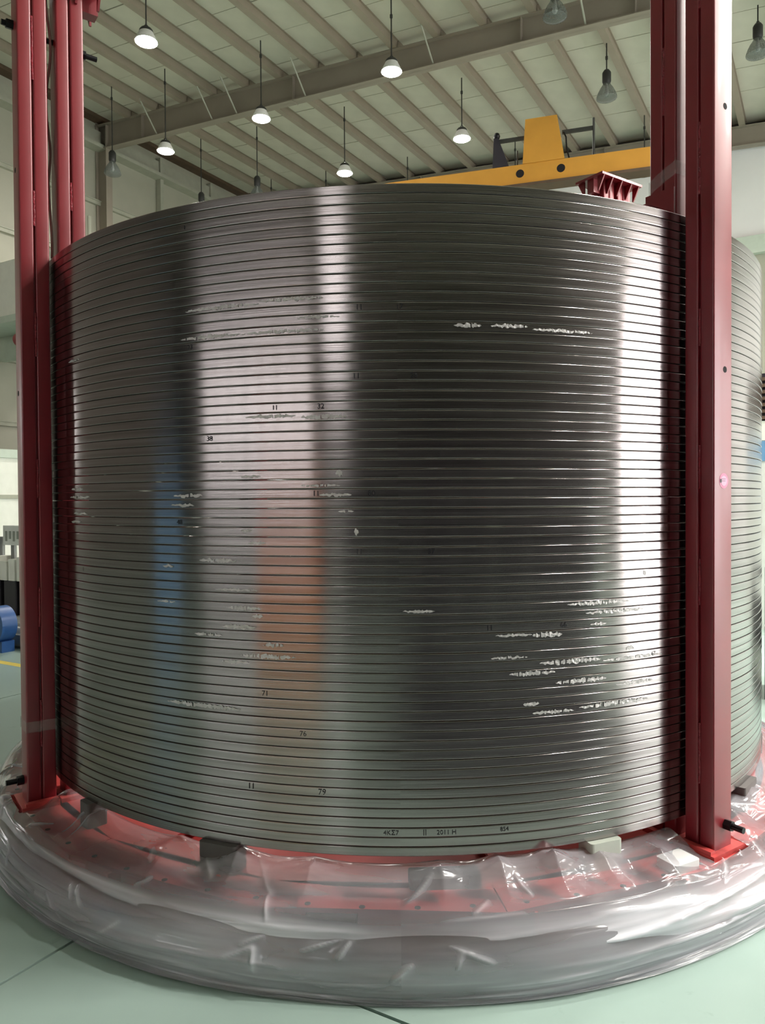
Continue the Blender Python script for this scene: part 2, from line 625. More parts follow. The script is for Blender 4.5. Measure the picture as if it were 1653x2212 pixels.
# right wall with a big open doorway
wr = hall('wall_right', 'structure')
d0, d1, dh = 4.4, 11.5, 6.2
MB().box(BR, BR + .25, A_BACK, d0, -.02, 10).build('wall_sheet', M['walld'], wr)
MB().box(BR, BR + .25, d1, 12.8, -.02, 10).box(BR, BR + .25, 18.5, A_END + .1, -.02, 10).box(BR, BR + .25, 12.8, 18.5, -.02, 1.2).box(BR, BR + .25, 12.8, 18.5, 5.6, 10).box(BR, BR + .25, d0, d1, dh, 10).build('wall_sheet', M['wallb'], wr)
MB().box(BR - .06, BR + .3, d0 - .25, d0, 0, dh + .25).box(BR - .06, BR + .3, d1, d1 + .25, 0, dh + .25).box(BR - .06, BR + .3, d0, d1, dh, dh + .25).build('door_frame', M['girt'], wr)

wn3 = hall('added_window', 'structure')  # unseen window added to brighten the far wall and the coil's edge
for k in range(3):
    MB().box(BR + .1, BR + .11, 12.9 + 1.9 * k, 14.7 + 1.9 * k, 1.2, 5.6).build('pane', M['pane'], wn3)
mb = MB()
for k in range(4):
    mb.box(BR + .02, BR + .2, 12.75 + 1.9 * k, 12.9 + 1.9 * k, 1.1, 5.7)
mb.box(BR + .02, BR + .2, 12.75, 18.6, 3.35, 3.45).build('window_frame', M['girt'], wn3)

# back wall (behind the photographer) with a window strip
wk = hall('wall_back', 'structure')
w0, w1, wz0, wz1 = -12.4, .3, 3.5, 5.4
u0, u1, uz0, uz1 = 1.5, 4.0, 7.0, 9.4
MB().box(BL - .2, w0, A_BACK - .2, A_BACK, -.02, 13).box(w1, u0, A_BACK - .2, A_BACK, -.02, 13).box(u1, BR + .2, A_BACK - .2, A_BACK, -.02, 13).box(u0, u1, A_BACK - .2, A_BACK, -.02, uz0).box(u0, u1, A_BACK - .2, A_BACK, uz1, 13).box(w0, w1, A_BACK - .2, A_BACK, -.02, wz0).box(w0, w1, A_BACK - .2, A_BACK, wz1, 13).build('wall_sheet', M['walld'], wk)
wn = hall('window_1', 'structure')
mb = MB()
for k in range(8):
    b = w0 + (w1 - w0) * k / 7
    mb.box(b - .12, b + .12, A_BACK - .16, A_BACK + .03, wz0, wz1)
for z in (wz0 + .05, (wz0 + wz1) / 2, wz1 - .05):
    mb.box(w0, w1, A_BACK - .14, A_BACK + .02, z - .05, z + .05)
mb.build('window_frame', M['girt'], wn)
for k in range(7):
    b0, b1 = w0 + (w1 - w0) * k / 7, w0 + (w1 - w0) * (k + 1) / 7
    MB().box(b0 + .12, b1 - .12, A_BACK - .1, A_BACK - .09, wz0 + .1, wz1 - .1).build('pane', M['dimmed'], wn)
wn4 = hall('window_4', 'structure')
MB().box(u0 + .06, u1 - .06, A_BACK - .1, A_BACK - .09, uz0 + .06, uz1 - .06).build('pane', M['dimmed'], wn4)
MB().box(u0, u0 + .06, A_BACK - .14, A_BACK + .02, uz0, uz1).box(u1 - .06, u1, A_BACK - .14, A_BACK + .02, uz0, uz1).box(u0 + .06, u1 - .06, A_BACK - .14, A_BACK + .02, uz0, uz0 + .06).box(u0 + .06, u1 - .06, A_BACK - .14, A_BACK + .02, uz1 - .06, uz1).build('window_frame', M['girt'], wn4)
wn2 = hall('window_2', 'structure')
MB().box(BL - .1, BL - .09, win[0], win[1], win[2], win[3]).build('pane', M['pane'], wn2)
mb = MB()
for a in (win[0] + .04, (win[0] + win[1]) / 2, win[1] - .04):
    mb.box(BL - .14, BL - .02, a - .04, a + .04, win[2], win[3])
mb.build('window_frame', M['girt'], wn2)


# ------------------------------------------------------------------ pendant lamps
def lamp_meshes():
    r = {}
    # round LED high bay, origin at the diffuser
    r['housing'] = MB().lathe([(.02, .235), (.09, .23), (.115, .20), (.118, .165)], 28).mesh('housing', True)
    r['shade'] = MB().lathe([(.115, .17), (.135, .13), (.165, .07), (.19, .02), (.195, 0), (.185, 0), (.15, .07), (.11, .16)], 32).mesh('shade', True)
    r['diffuser'] = MB().lathe([(0, -.035), (.10, -.029), (.165, -.012), (.186, .002)], 24).mesh('diffuser', True)
    r['hook'] = MB().tube((0, 0, .23), (0, 0, .32), .016, n=8).tube((0, 0, .26), (0, 0, .28), .035, n=10).mesh('hook', True)
    # glass bell lamp, origin at the rim
    r['gear'] = MB().lathe([(0, .56), (.05, .555), (.075, .52), (.085, .50), (.085, .33), (.07, .29), (0, .29)], 20).mesh('gear_box', True)
    prof = [(.065, .29), (.085, .25), (.125, .19), (.165, .11), (.19, .04), (.195, 0)]
    mb = MB()
    nr = 48
    vs, fs = [], []
    for k in range(nr):
        a = 2 * math.pi * k / nr
        q = 1 + (.03 if k % 2 else -.01)
        for rr, z in prof:
            vs.append((rr * q * math.cos(a), rr * q * math.sin(a), z))
    m_ = len(prof)
    for k in range(nr):
        for i in range(m_ - 1):
            k2 = (k + 1) % nr
            fs.append((k * m_ + i, k2 * m_ + i, k2 * m_ + i + 1, k * m_ + i + 1))
    r['bell'] = mb.add(vs, fs).mesh('glass_bell')
    r['lens'] = MB().lathe([(0, -.05), (.08, -.045), (.15, -.025), (.19, 0)], 32).mesh('glass_lens', True)
    r['bulb'] = MB().lathe([(0, .06), (.03, .07), (.045, .11), (.03, .18), (.018, .29)], 16).mesh('bulb', True)
    for k, m_ in (('housing', 'lampk'), ('shade', 'lampw'), ('diffuser', 'led'), ('hook', 'lampk'), ('gear', 'lampk'), ('bell', 'glass'), ('lens', 'glass'), ('bulb', 'lampw')):
        r[k].materials.append(M[m_])
    return r


LM = lamp_meshes()


def pendant(a, b, z, lit, label, group, hang=None):
    p = H(a, b, z)
    t = empty('pendant_lamp', p)
    tag(t, label, 'lamp', group)
    top = roof(b) + .03 - z
    if lit:
        for nm in ('housing', 'shade', 'diffuser', 'hook'):
            obj({'housing': 'lamp_housing', 'shade': 'lamp_shade', 'diffuser': 'diffuser', 'hook': 'hook'}[nm], LM[nm], None, t)
        z0 = .31
    else:
        for nm in ('gear', 'bell', 'lens', 'bulb'):
            obj({'gear': 'gear_box', 'bell': 'glass_bell', 'lens': 'glass_lens', 'bulb': 'bulb'}[nm], LM[nm], None, t)
        z0 = .55
    MB().tube((0, 0, z0), (0, 0, top), .013, n=8).tube((0, 0, top - .35), (0, 0, top - .29), .026, n=8).build('hanging_rod', M['rod'], t)
    return t


ZL = HC + 8.0
LBL = {
    (9.29, -10.22): 'lit white bay lamp hanging clear in front of the big rafter, beside the red clamp',
    (12.38, -13.03): 'lit white bay lamp hanging just below the rafter end by the left wall column',
    (12.38, -10.22): 'lit white bay lamp hanging across the lower edge of the rafter beside a thin rod',
    (12.30, -7.02): 'lit white bay lamp hanging in front of the middle of the beige rafter',
    (15.38, -6.99): 'lit white bay lamp behind the rafter, next to the yellow jib crane',
    (15.49, -10.18): 'lit white bay lamp hanging low just above the rim of the steel coil',
}
for (a, b), lb in LBL.items():
    pendant(a, b, ZL, True, lb, 'lit bay lamps')
for a, b, dz, lb in ((12.40, -14.85, -.1, 'unlit glass bell lamp hanging in front of the left wall column'),
                     (12.26, -3.88, -.05, 'unlit glass bell lamp hanging in front of the rafter with its rod out of view'),
                     (15.25, -3.78, -.05, 'unlit glass bell lamp hanging above the yellow jib crane against pale roof panels'),
                     (15.18, -1.08, -.05, 'unlit glass bell lamp hanging on the far side of the tall red clamp')):
    pendant(a, b, ZL + dz, False, lb, 'unlit glass bell lamps')
for a, b, lb in ((15.50, -14.95, 'lamp behind the coil with its long thin rod showing nearest the left wall'),
                 (15.50, -12.95, 'lamp behind the coil with its rod showing right below a lit rafter lamp'),
                 (18.5, -14.9, 'lamp behind the coil with a short rod tip showing, rear row, nearest the left wall'),
                 (18.6, -12.9, 'lamp behind the coil with a short rod tip showing close to the lowest lit lamp'),
                 (18.65, -10.15, 'lamp behind the coil with its rod showing between the lowest lit lamp and the crane'),
                 (18.6, -6.95, 'lamp behind the yellow boom with its rod showing beside the tapered crane plate')):
    pendant(a, b, ZL, False, lb, 'lamps hidden behind the coil')
pendant(18.55, -3.72, ZL - .35, False, 'dark-topped pendant lamp whose rod ends at the yellow jib crane boom', 'lamps hidden behind the coil')
for a, b in ((5, 2.4), (8, 2.4), (11, 2.4), (5, 5.4), (8, 5.4), (11, 5.4), (8, 8.6), (11, 8.6)):
    t = pendant(a, b, HC + 6.9, True, 'large lit bay lamp over the doorway side of the hall, out of the picture', 'bay lamps outside the picture')
    for c in t.children:
        if c.name.split('.')[0] != 'hanging_rod':
            c.scale = (1.6, 1.6, 1.0)

# ------------------------------------------------------------------ coil
coil = tag(empty('steel_coil', (0, 0, ZB)), 'huge ribbed coil of stacked grey steel turns standing on a red base', 'coil')


def turn_mesh():
    h = PITCH_Z - .0016
    t = .026
    rc = .0034
    pts = []
    for cx, cz, a0 in ((R - rc, h / 2 - rc, 0), (R - t + rc, h / 2 - rc, 90), (R - t + rc, -h / 2 + rc, 180), (R - rc, -h / 2 + rc, 270)):
        for k in range(4):
            a = math.radians(a0 + 90 * k / 3)
            pts.append((cx + rc * math.cos(a), cz + rc * math.sin(a)))
    mb = MB().lathe(pts, 300, closed=True)
    me = mb.mesh('coil_turn')
    me.polygons.foreach_set('use_smooth', [True] * len(me.polygons))
    pn = []
    for a0 in (0, 90, 180, 270):
        for k in range(4):
            a = math.radians(a0 + 90 * k / 3)
            pn.append((math.cos(a), math.sin(a)))
    nv = []
    for k in range(300):
        a = 2 * math.pi * k / 300
        nv += [(x * math.cos(a), x * math.sin(a), z) for x, z in pn]
    me.normals_split_custom_set_from_vertices(nv)        # flat faces stay flat, only the corners are round
    me.materials.append(M['steel'])
    return me


tm = turn_mesh()
# normals must point outwards
for k in range(NT):
    j = random.uniform(-.0012, .0010)
    o = obj('coil_turn', tm, None, coil, (0, 0, (k + .5) * PITCH_Z))
    o.scale = (1 + j / R, 1 + j / R, 1)
    if k == 0:
        o.rotation_euler = (0, -.0009, random.uniform(0, .02))
    else:
        o.rotation_euler = (random.uniform(-.0001, .0001), random.uniform(-.0001, .0001), random.uniform(0, 6.28))


def wrap(me, az, z, lift=.0016):
    for v in me.vertices:
        a = az + v.co.x / R
        rr = R + lift
        v.co = (rr * math.sin(a), -rr * math.cos(a), z + v.co.y - ZB)
    me.update()


def text_mesh(txt, size):
    cu = bpy.data.curves.new('marker_text', 'FONT')
    cu.body = txt
    cu.size = size
    cu.align_x = 'CENTER'
    cu.align_y = 'CENTER'
    cu.resolution_u = 2
    ob = bpy.data.objects.new('marker_text', cu)
    COL.objects.link(ob)
    bpy.context.view_layer.update()
    dg = bpy.context.evaluated_depsgraph_get()
    me = bpy.data.meshes.new_from_object(ob.evaluated_get(dg))
    bpy.data.objects.remove(ob)
    bpy.data.curves.remove(cu)
    return me


def turn_centre(z):
    k = round((z - ZB) / PITCH_Z - .5)
    return ZB + (k + .5) * PITCH_Z


for px, py, txt, s in ((411, 748, '23', .026), (776, 663, '11', .027), (863, 663, '17', .026), (770, 813, '11', .028), (894, 811, '28', .027), (594, 882, '11', .024), (693, 880, '32', .027),
                       (453, 946, '38', .027), (683, 1067, '11', .027), (803, 1065, '80', .027), (388, 1129, '48', .026), (776, 1190, '11', .026), (932, 1190, '37', .026),
                       (1058, 1355, '11', .026), (1218, 1350, '66', .027), (1412, 1414, '67', .022), (573, 1497, '71', .027), (655, 1583, '76', .027), (543, 1696, '11', .030), (696, 1708, '79', .030),
                       (845, 1797, '4KΣ7', .024), (918, 1797, 'II', .030), (965, 1797, '2011 H', .024), (1090, 1791, '854', .022), (180, 1232, '1', .024), (1441, 968, '2', .024), (399, 490, '1', .022)):
    az, z = on_coil(px, py)
    me = text_mesh(txt, s)
    wrap(me, az, turn_centre(z))
    obj('marker_writing', me, M['ink'], coil)

# pale smears and tape residue on single turns
SCUFF = [(400, 560, 660, .5), (560, 700, 650, .4), (390, 520, 722, .5), (520, 700, 712, .4), (640, 735, 690, .3), (980, 1040, 706, .6), (1060, 1140, 709, .5), (1150, 1280, 714, .4), (530, 640, 905, .5), (650, 750, 899, .6),
         (375, 440, 1067, .5), (370, 420, 1084, .4), (520, 565, 1019, .3), (725, 742, 1026, .9), (765, 775, 1150, .9), (650, 735, 1043, .25), (690, 760, 1062, .4), (730, 765, 1100, .3), (520, 545, 1143, .35), (535, 575, 1162, .3),
         (430, 512, 1204, .6), (352, 376, 1224, .4), (465, 560, 1264, .25), (490, 565, 1305, .6), (545, 568, 1327, .5), (480, 555, 1347, .5), (420, 480, 1361, .4), (568, 615, 1390, .5), (520, 640, 1408, .55), (480, 540, 1425, .5),
         (362, 520, 1520, .6), (340, 380, 1310, .2), (1225, 1360, 1300, .5), (1265, 1390, 1322, .5), (1275, 1310, 1338, .4), (870, 940, 1312, .3), (1150, 1215, 1367, .8), (1070, 1150, 1372, .3), (1350, 1370, 1392, .6),
         (1060, 1140, 1414, .3), (1165, 1300, 1430, .7), (1300, 1430, 1413, .4), (1100, 1200, 1450, .6), (1200, 1310, 1465, .7), (1330, 1410, 1475, .5), (1130, 1165, 1515, .5), (1150, 1240, 1527, .5), (1250, 1400, 1515, .6), (1390, 1396, 1240, .8),
         (155, 180, 1055, .4), (152, 195, 1072, .4), (160, 190, 1105, .3), (155, 175, 1122, .3), (148, 172, 775, .3), (1560, 1640, 690, .15), (1608, 1613, 678, .9)]
for x0, x1, y, wd_ in SCUFF:
    if x0 > 1450:
        continue
    n = max(7, int((x1 - x0) / 3))
    az0, z0 = on_coil(x0, y)
    az1, z1 = on_coil(x1, y)
    zc = turn_centre((z0 + z1) / 2) + random.choice((-1, 1)) * .008 * (1 - wd_)
    hh = .0028 + .0135 * wd_
    vs, fs = [], []
    for i in range(n + 1):
        u = i / n
        e_ = math.sin(math.pi * min(1, max(0, u))) ** .45
        up = hh * e_ * (.35 + .75 * random.random())
        dn = hh * e_ * (.2 + .7 * random.random())
        off = .004 * noise.noise((x0 + i * .35, y, 0))
        a = (az0 + (az1 - az0) * u)
        rr = R + .0014
        for zz in (zc + off + up, zc + off - dn):
            vs.append((rr * math.sin(a), -rr * math.cos(a), min(max(zz, zc - .0145), zc + .0145) - ZB))
    for i in range(n):
        if random.random() < .05:
            continue
        fs.append((2 * i + 1, 2 * i + 3, 2 * i + 2, 2 * i))
    MB().add(vs, fs).build('scuff_mark', M['scuff'], coil)

# ------------------------------------------------------------------ base frame
ZF = .25
base = tag(empty('base_frame'), 'low red steel ring frame carrying the coil, under crumpled clear film', 'frame')
NS = 16
seg = 2 * math.pi / NS
ri, ro = 2.06, 2.245


def ring_seg(k):
    mb = MB()
    a0 = (k - .5) * seg - math.radians(2)
    a1 = a0 + seg
    g_ = .0012
    a0, a1 = a0 + g_, a1 - g_

    def q(r0, r1, z0, z1):
        P = lambda r, a, z: (r * math.sin(a), -r * math.cos(a), z)
        mb.hexa([P(r0, a0, z0), P(r1, a0, z0), P(r1, a1, z0), P(r0, a1, z0), P(r0, a0, z1), P(r1, a0, z1), P(r1, a1, z1), P(r0, a1, z1)])
    q(ri, ro, ZF - .016, ZF)
    q(ri, ro, 0.0, .014)
    q(ri + .10, ri + .115, .014, ZF - .016)
    return mb


for k in range(NS):
    ring_seg(k).build('ring_beam', M['redbase'], base)
hm = MB().tube((0, 0, ZF), (0, 0, ZF + .0012), .011, n=12).mesh('bolt_hole')
hm.materials.append(M['hole'])
for az in range(-60, 61, 5):
    a = math.radians(az + 1.5)
    obj('bolt_hole', hm, None, base, (2.19 * math.sin(a), -2.19 * math.cos(a), 0))
for k in range(8):
    a = math.radians(35.5 + 22.5 + 45 * k)
    c, s = math.sin(a), -math.cos(a)
    mb = MB().box(.28, ri, -.07, .07, ZF - .016, ZF - .001).box(.28, ri, -.07, .07, 0, .014).box(.28, ri, -.006, .006, .014, ZF - .016)
    o = mb.build('spoke_beam', M['redbase'], base)
    o.rotation_euler = (0, 0, a - math.pi / 2)
MB().lathe([(0, ZF), (.3, ZF), (.3, 0), (0, 0)], 24).build('hub_plate', M['redbase'], base)
MB().lathe([(1.5, .19), (ri - .004, .19), (ri - .004, .176), (1.5, .176)], 64, closed=True).build('deck_plate', M['redbase'], base)
MB().lathe([(1.90, ZF), (ri - .001, ZF), (ri - .001, ZF - .016), (1.90, ZF - .016)], 96, closed=True).build('bearing_ring', M['redbase'], base)
for az in (-47, -30, -11, 12, 28.5, 50, 70, 95, -75, -95, 150, 180, -150):       # gussets below the flange
    a = math.radians(az)
    o = MB().prism([(ri + .115, -.006), (ro - .01, -.006), (ro - .01, .006), (ri + .115, .006)], .014, ZF - .016).build('gusset', M['redbase'], base)
    o.rotation_euler = (0, 0, a - math.pi / 2)
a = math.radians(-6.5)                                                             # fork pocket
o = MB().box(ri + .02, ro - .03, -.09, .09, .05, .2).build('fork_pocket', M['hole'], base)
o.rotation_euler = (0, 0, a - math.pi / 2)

# support pads between base and coil
for az, wdt, mt, h_, lb in ((-41, .08, 'rubber', ZB, 'small dark rubber pad wedged under the coil beside the shadowed clamp'),
                            (-19.5, .16, 'rubber', ZB, 'long dark rubber pad under the coil, under the folded film'),
                            (4.5, .26, 'rubber', ZF + .04, 'low flat dark rubber pad lying below the middle of the coil'),
                            (22, .14, 'padg', ZB, 'pale green block under the coil next to the tall clamp')):
    a = math.radians(az)
    o = MB().rbox(1.985, 2.075, -wdt / 2, wdt / 2, ZF, h_, r=.012).build('support_pad', M[mt])
    o.rotation_euler = (0, 0, a - math.pi / 2)
    tag(o, lb, 'pad', 'pads under the coil')
for az in (50, 75, 100, 150, 180, -75, -100, -150):
    a = math.radians(az)
    o = MB().rbox(1.985, 2.075, -.09, .09, ZF, ZB + .0005, r=.012).build('support_pad', M['rubber'])
    o.rotation_euler = (0, 0, a - math.pi / 2)
    tag(o, 'grey rubber pad on the hidden far side under the coil', 'pad', 'pads under the coil')


# ------------------------------------------------------------------ clamp frames
def clamp(az, label, side, z1):
    RB = 2.04
    t = empty('clamp_frame', (RB * math.sin(math.radians(az)), -RB * math.cos(math.radians(az)), ZF), math.radians(az - 90))
    tag(t, label, 'clamp', 'red clamp frames around the coil')
    hw = .0625
    z0 = ZF + .02
    for r0, r1, nm in ((2.060, 2.120, 'outer_tube'), (2.126, 2.186, 'outer_tube'), (1.898, 1.958, 'inner_tube'), (1.964, 2.020, 'inner_tube')):
        MB().rbox(r0, r1, -hw, hw, z0, z1, r=.008, n=4).build(nm, M['red'], t, True)
    MB().box(2.119, 2.127, -hw + .014, hw - .014, z0, z1 - .01).build('spacer_strip', M['red'], t)
    MB().box(1.957, 1.965, -hw + .014, hw - .014, z0, z1 - .01).build('spacer_strip', M['red'], t)
    # stitch welds in the groove
    wm = None
    rnd = random.Random(int(az) + 100)
    for rc in (2.123, 1.961):
        z = z0 + .25
        while z < z1 - .3:
            ln = rnd.uniform(.12, .30)
            npt = 10
            for s in (-1, 1):
                mb = MB()
                pts = [(rc + rnd.uniform(-.0015, .0015), s * (hw - .005), z + ln * i / npt) for i in range(npt + 1)]
                mb.path(pts, .0058, 6)
                mb.build('weld_bead', M['weld'], t, True)
            z += ln + rnd.uniform(.25, .55)
    MB().box(1.80, 2.27, -.13, .13, z1, z1 + .018).build('cap_plate', M['red'], t)
    for s_ in (-1, 1):
        for x in (1.83, 1.93, 2.04, 2.15, 2.24):
            y0_, y1_ = (hw, .125)
            o_ = MB().hexa([(x - .005, s_ * y0_, z1 - .10), (x + .005, s_ * y0_, z1 - .10), (x + .005, s_ * (y0_ + .01), z1 - .10), (x - .005, s_ * (y0_ + .01), z1 - .10),
                            (x - .005, s_ * y0_, z1), (x + .005, s_ * y0_, z1), (x + .005, s_ * y1_, z1), (x - .005, s_ * y1_, z1)])
            o_.build('gusset', M['red'], t)
    MB().box(1.82, 1.898, -.03, .03, z1 - .10, z1).build('head_block', M['red'], t)
    MB().box(2.186, 2.25, -.03, .03, z1 - .10, z1).build('head_block', M['red'], t)
    MB().box(2.055, 2.215, -.105, .105, ZF, ZF + .02).build('foot_plate', M['redbase'], t)
    MB().box(1.88, 2.045, -.09, .09, ZF, ZF + .02).build('foot_plate', M['redbase'], t)
    for y in (-.085, ):
        MB().box(2.06, 2.20, -.103 if side > 0 else .075, -.075 if side > 0 else .103, ZF + .02, ZF + .034).build('foot_bar', M['redbase'], t)
    # through bolts
    for z, x0, x1 in ((.36, 2.186, 2.262), (z1 - .25, 2.186, 2.235)):
        yb = .018 * side
        bt = MB().tube((x0, yb, z), (x0 + .03, yb, z), .021, n=6).tube((x0 + .03, yb, z), (x1, yb, z), .0125, n=12)
        bt.build('clamp_bolt', M['black'], t)
    MB().tube((2.02, 0, z1 - .28), (2.06, 0, z1 - .28), .012, n=12).build('bolt_shank', M['black'], t)
    MB().tube((1.868, -.02, z1 - .28), (1.898, -.02, z1 - .28), .021, n=6).tube((1.815, -.02, z1 - .28), (1.87, -.02, z1 - .28), .0125, n=12).build('clamp_bolt', M['black'], t)
    # round holes in the outer face
    for z in (3.17, 2.15):
        MB().tube((2.1855, .012 * side, z), (2.1866, .012 * side, z), .0125, n=20).build('bolt_hole', M['hole'], t)
        MB().lathe([(.0125, 0), (.017, 0), (.017, .0018), (.0125, .0018)], 20, closed=True).build('hole_rim', M['redbase'], t)
        o = bpy.data.objects[t.children[-1].name]
        o.location = (2.1860, .012 * side, z)
        o.rotation_euler = (0, math.pi / 2, 0)
    return t


def settle(t):                  # parts were laid out about the coil axis: shift them under the clamp's own base
    for c in t.children:
        c.location = c.location + Vector((-2.04, 0, -ZF))


cR = clamp(35.5, 'tall red double-tube clamp gripping the coil beside the open roof and white far wall', 1, 4.08)
cL = clamp(-52.7, 'tall red double-tube clamp half in the coil shadow, beside the yellow floor line', -1, 4.08)
cB = clamp(125.5, 'red clamp behind the coil with only its gusseted top showing above the rim', 1, 4.08)
cD = clamp(-142.7, 'red clamp on the far side, hidden behind the coil', 1, 4.08)


def tape(parent, x0, x1, z, h, slant=0.0, y0=-.066, y1=.066):
    mb = MB()
    e_ = .0022
    X0, X1 = x0 - e_, x1 + e_
    n = 10
    ring = []
    for (xa, ya, xb, yb) in ((X0, y0, X1, y0), (X1, y0, X1, y1), (X1, y1, X0, y1), (X0, y1, X0, y0)):
        for i in range(n):
            u = i / n
            ring.append((xa + (xb - xa) * u, ya + (yb - ya) * u))
    vs, fs = [], []
    for i, (x, y) in enumerate(ring):
        sl = slant * (x - x0) / (x1 - x0)
        jt = .004 * noise.noise((x * 40, y * 40, z))
        vs += [(x, y, z + sl + jt - h / 2), (x, y, z + sl + jt + h / 2)]
    m_ = len(ring)
    for i in range(m_):
        j = (i + 1) % m_
        fs.append((2 * i, 2 * j, 2 * j + 1, 2 * i + 1))
    return mb.add(vs, fs).build('tape_wrap', M['tape'], parent)


tape(cR, 1.898, 2.020, 2.93, .055, .05)
tape(cL, 2.060, 2.186, .62, .05)
# plate and arm on the inner side of the near right clamp
MB().box(1.885, 2.018, -.072, -.0635, 2.55, 2.90).build('side_plate', M['red'], cR)
MB().box(1.93, 1.985, -.20, -.072, 2.72, 2.815).build('side_arm', M['red'], cR)
# round sticker with a dark mark
for rad, dx, m_ in ((.030, .0008, 'sticker'), (.020, .0014, 'stickerw')):
    o = MB().tube((2.186, .004, 1.715), (2.186 + dx, .004, 1.715), rad, n=32).build('round_sticker', M[m_], cR)
MB().box(2.1874, 2.188, -.022, -.012, 1.708, 1.722).box(2.1874, 2.188, -.012, .016, 1.722, 1.7235).box(2.1874, 2.188, -.012, .014, 1.714, 1.7155).build('sticker_print', M['ink'], cR)
for t_ in (cR, cL, cB, cD):
    settle(t_)
# cable hanging in the slot of the left clamp
a = math.radians(-52.7)
pts = []
for i in range(41):
    z = 4.1 - i * (4.1 - 2.79) / 40
    r = 2.040 + .009 * math.sin(i * .45) * (1 if i < 30 else .4)
    tt = -.01 + .02 * math.sin(i * .21)
    pts.append((r * math.sin(a) + tt * math.cos(a), -r * math.cos(a) + tt * math.sin(a), z))
tag(MB().path(pts, .006, 8).build('hanging_cable', M['cable'], None, True), 'thin grey cable hanging in the slot between the tubes of the red clamp', 'cable')

# ------------------------------------------------------------------ clear film around the base
film = tag(empty('plastic_sheet'), 'crumpled clear plastic sheet wrapped round the red base on the mint floor', 'plastic sheet')


def spline(P, t):
    n = len(P) - 1
    x = min(max(t, 0), .99999) * n
    i = int(x)
    f_ = x - i
    g_ = lambda k: P[min(max(k, 0), n)]
    r = []
    for c in range(len(P[0])):
        p0, p1, p2, p3 = g_(i - 1)[c], g_(i)[c], g_(i + 1)[c], g_(i + 2)[c]
        r.append(.5 * ((2 * p1) + (-p0 + p2) * f_ + (2 * p0 - 5 * p1 + 4 * p2 - p3) * f_ * f_ + (-p0 + 3 * p1 - 3 * p2 + p3) * f_ ** 3))
    return r


def ridge(v):
    return 1 - abs(noise.noise(v)) * 2


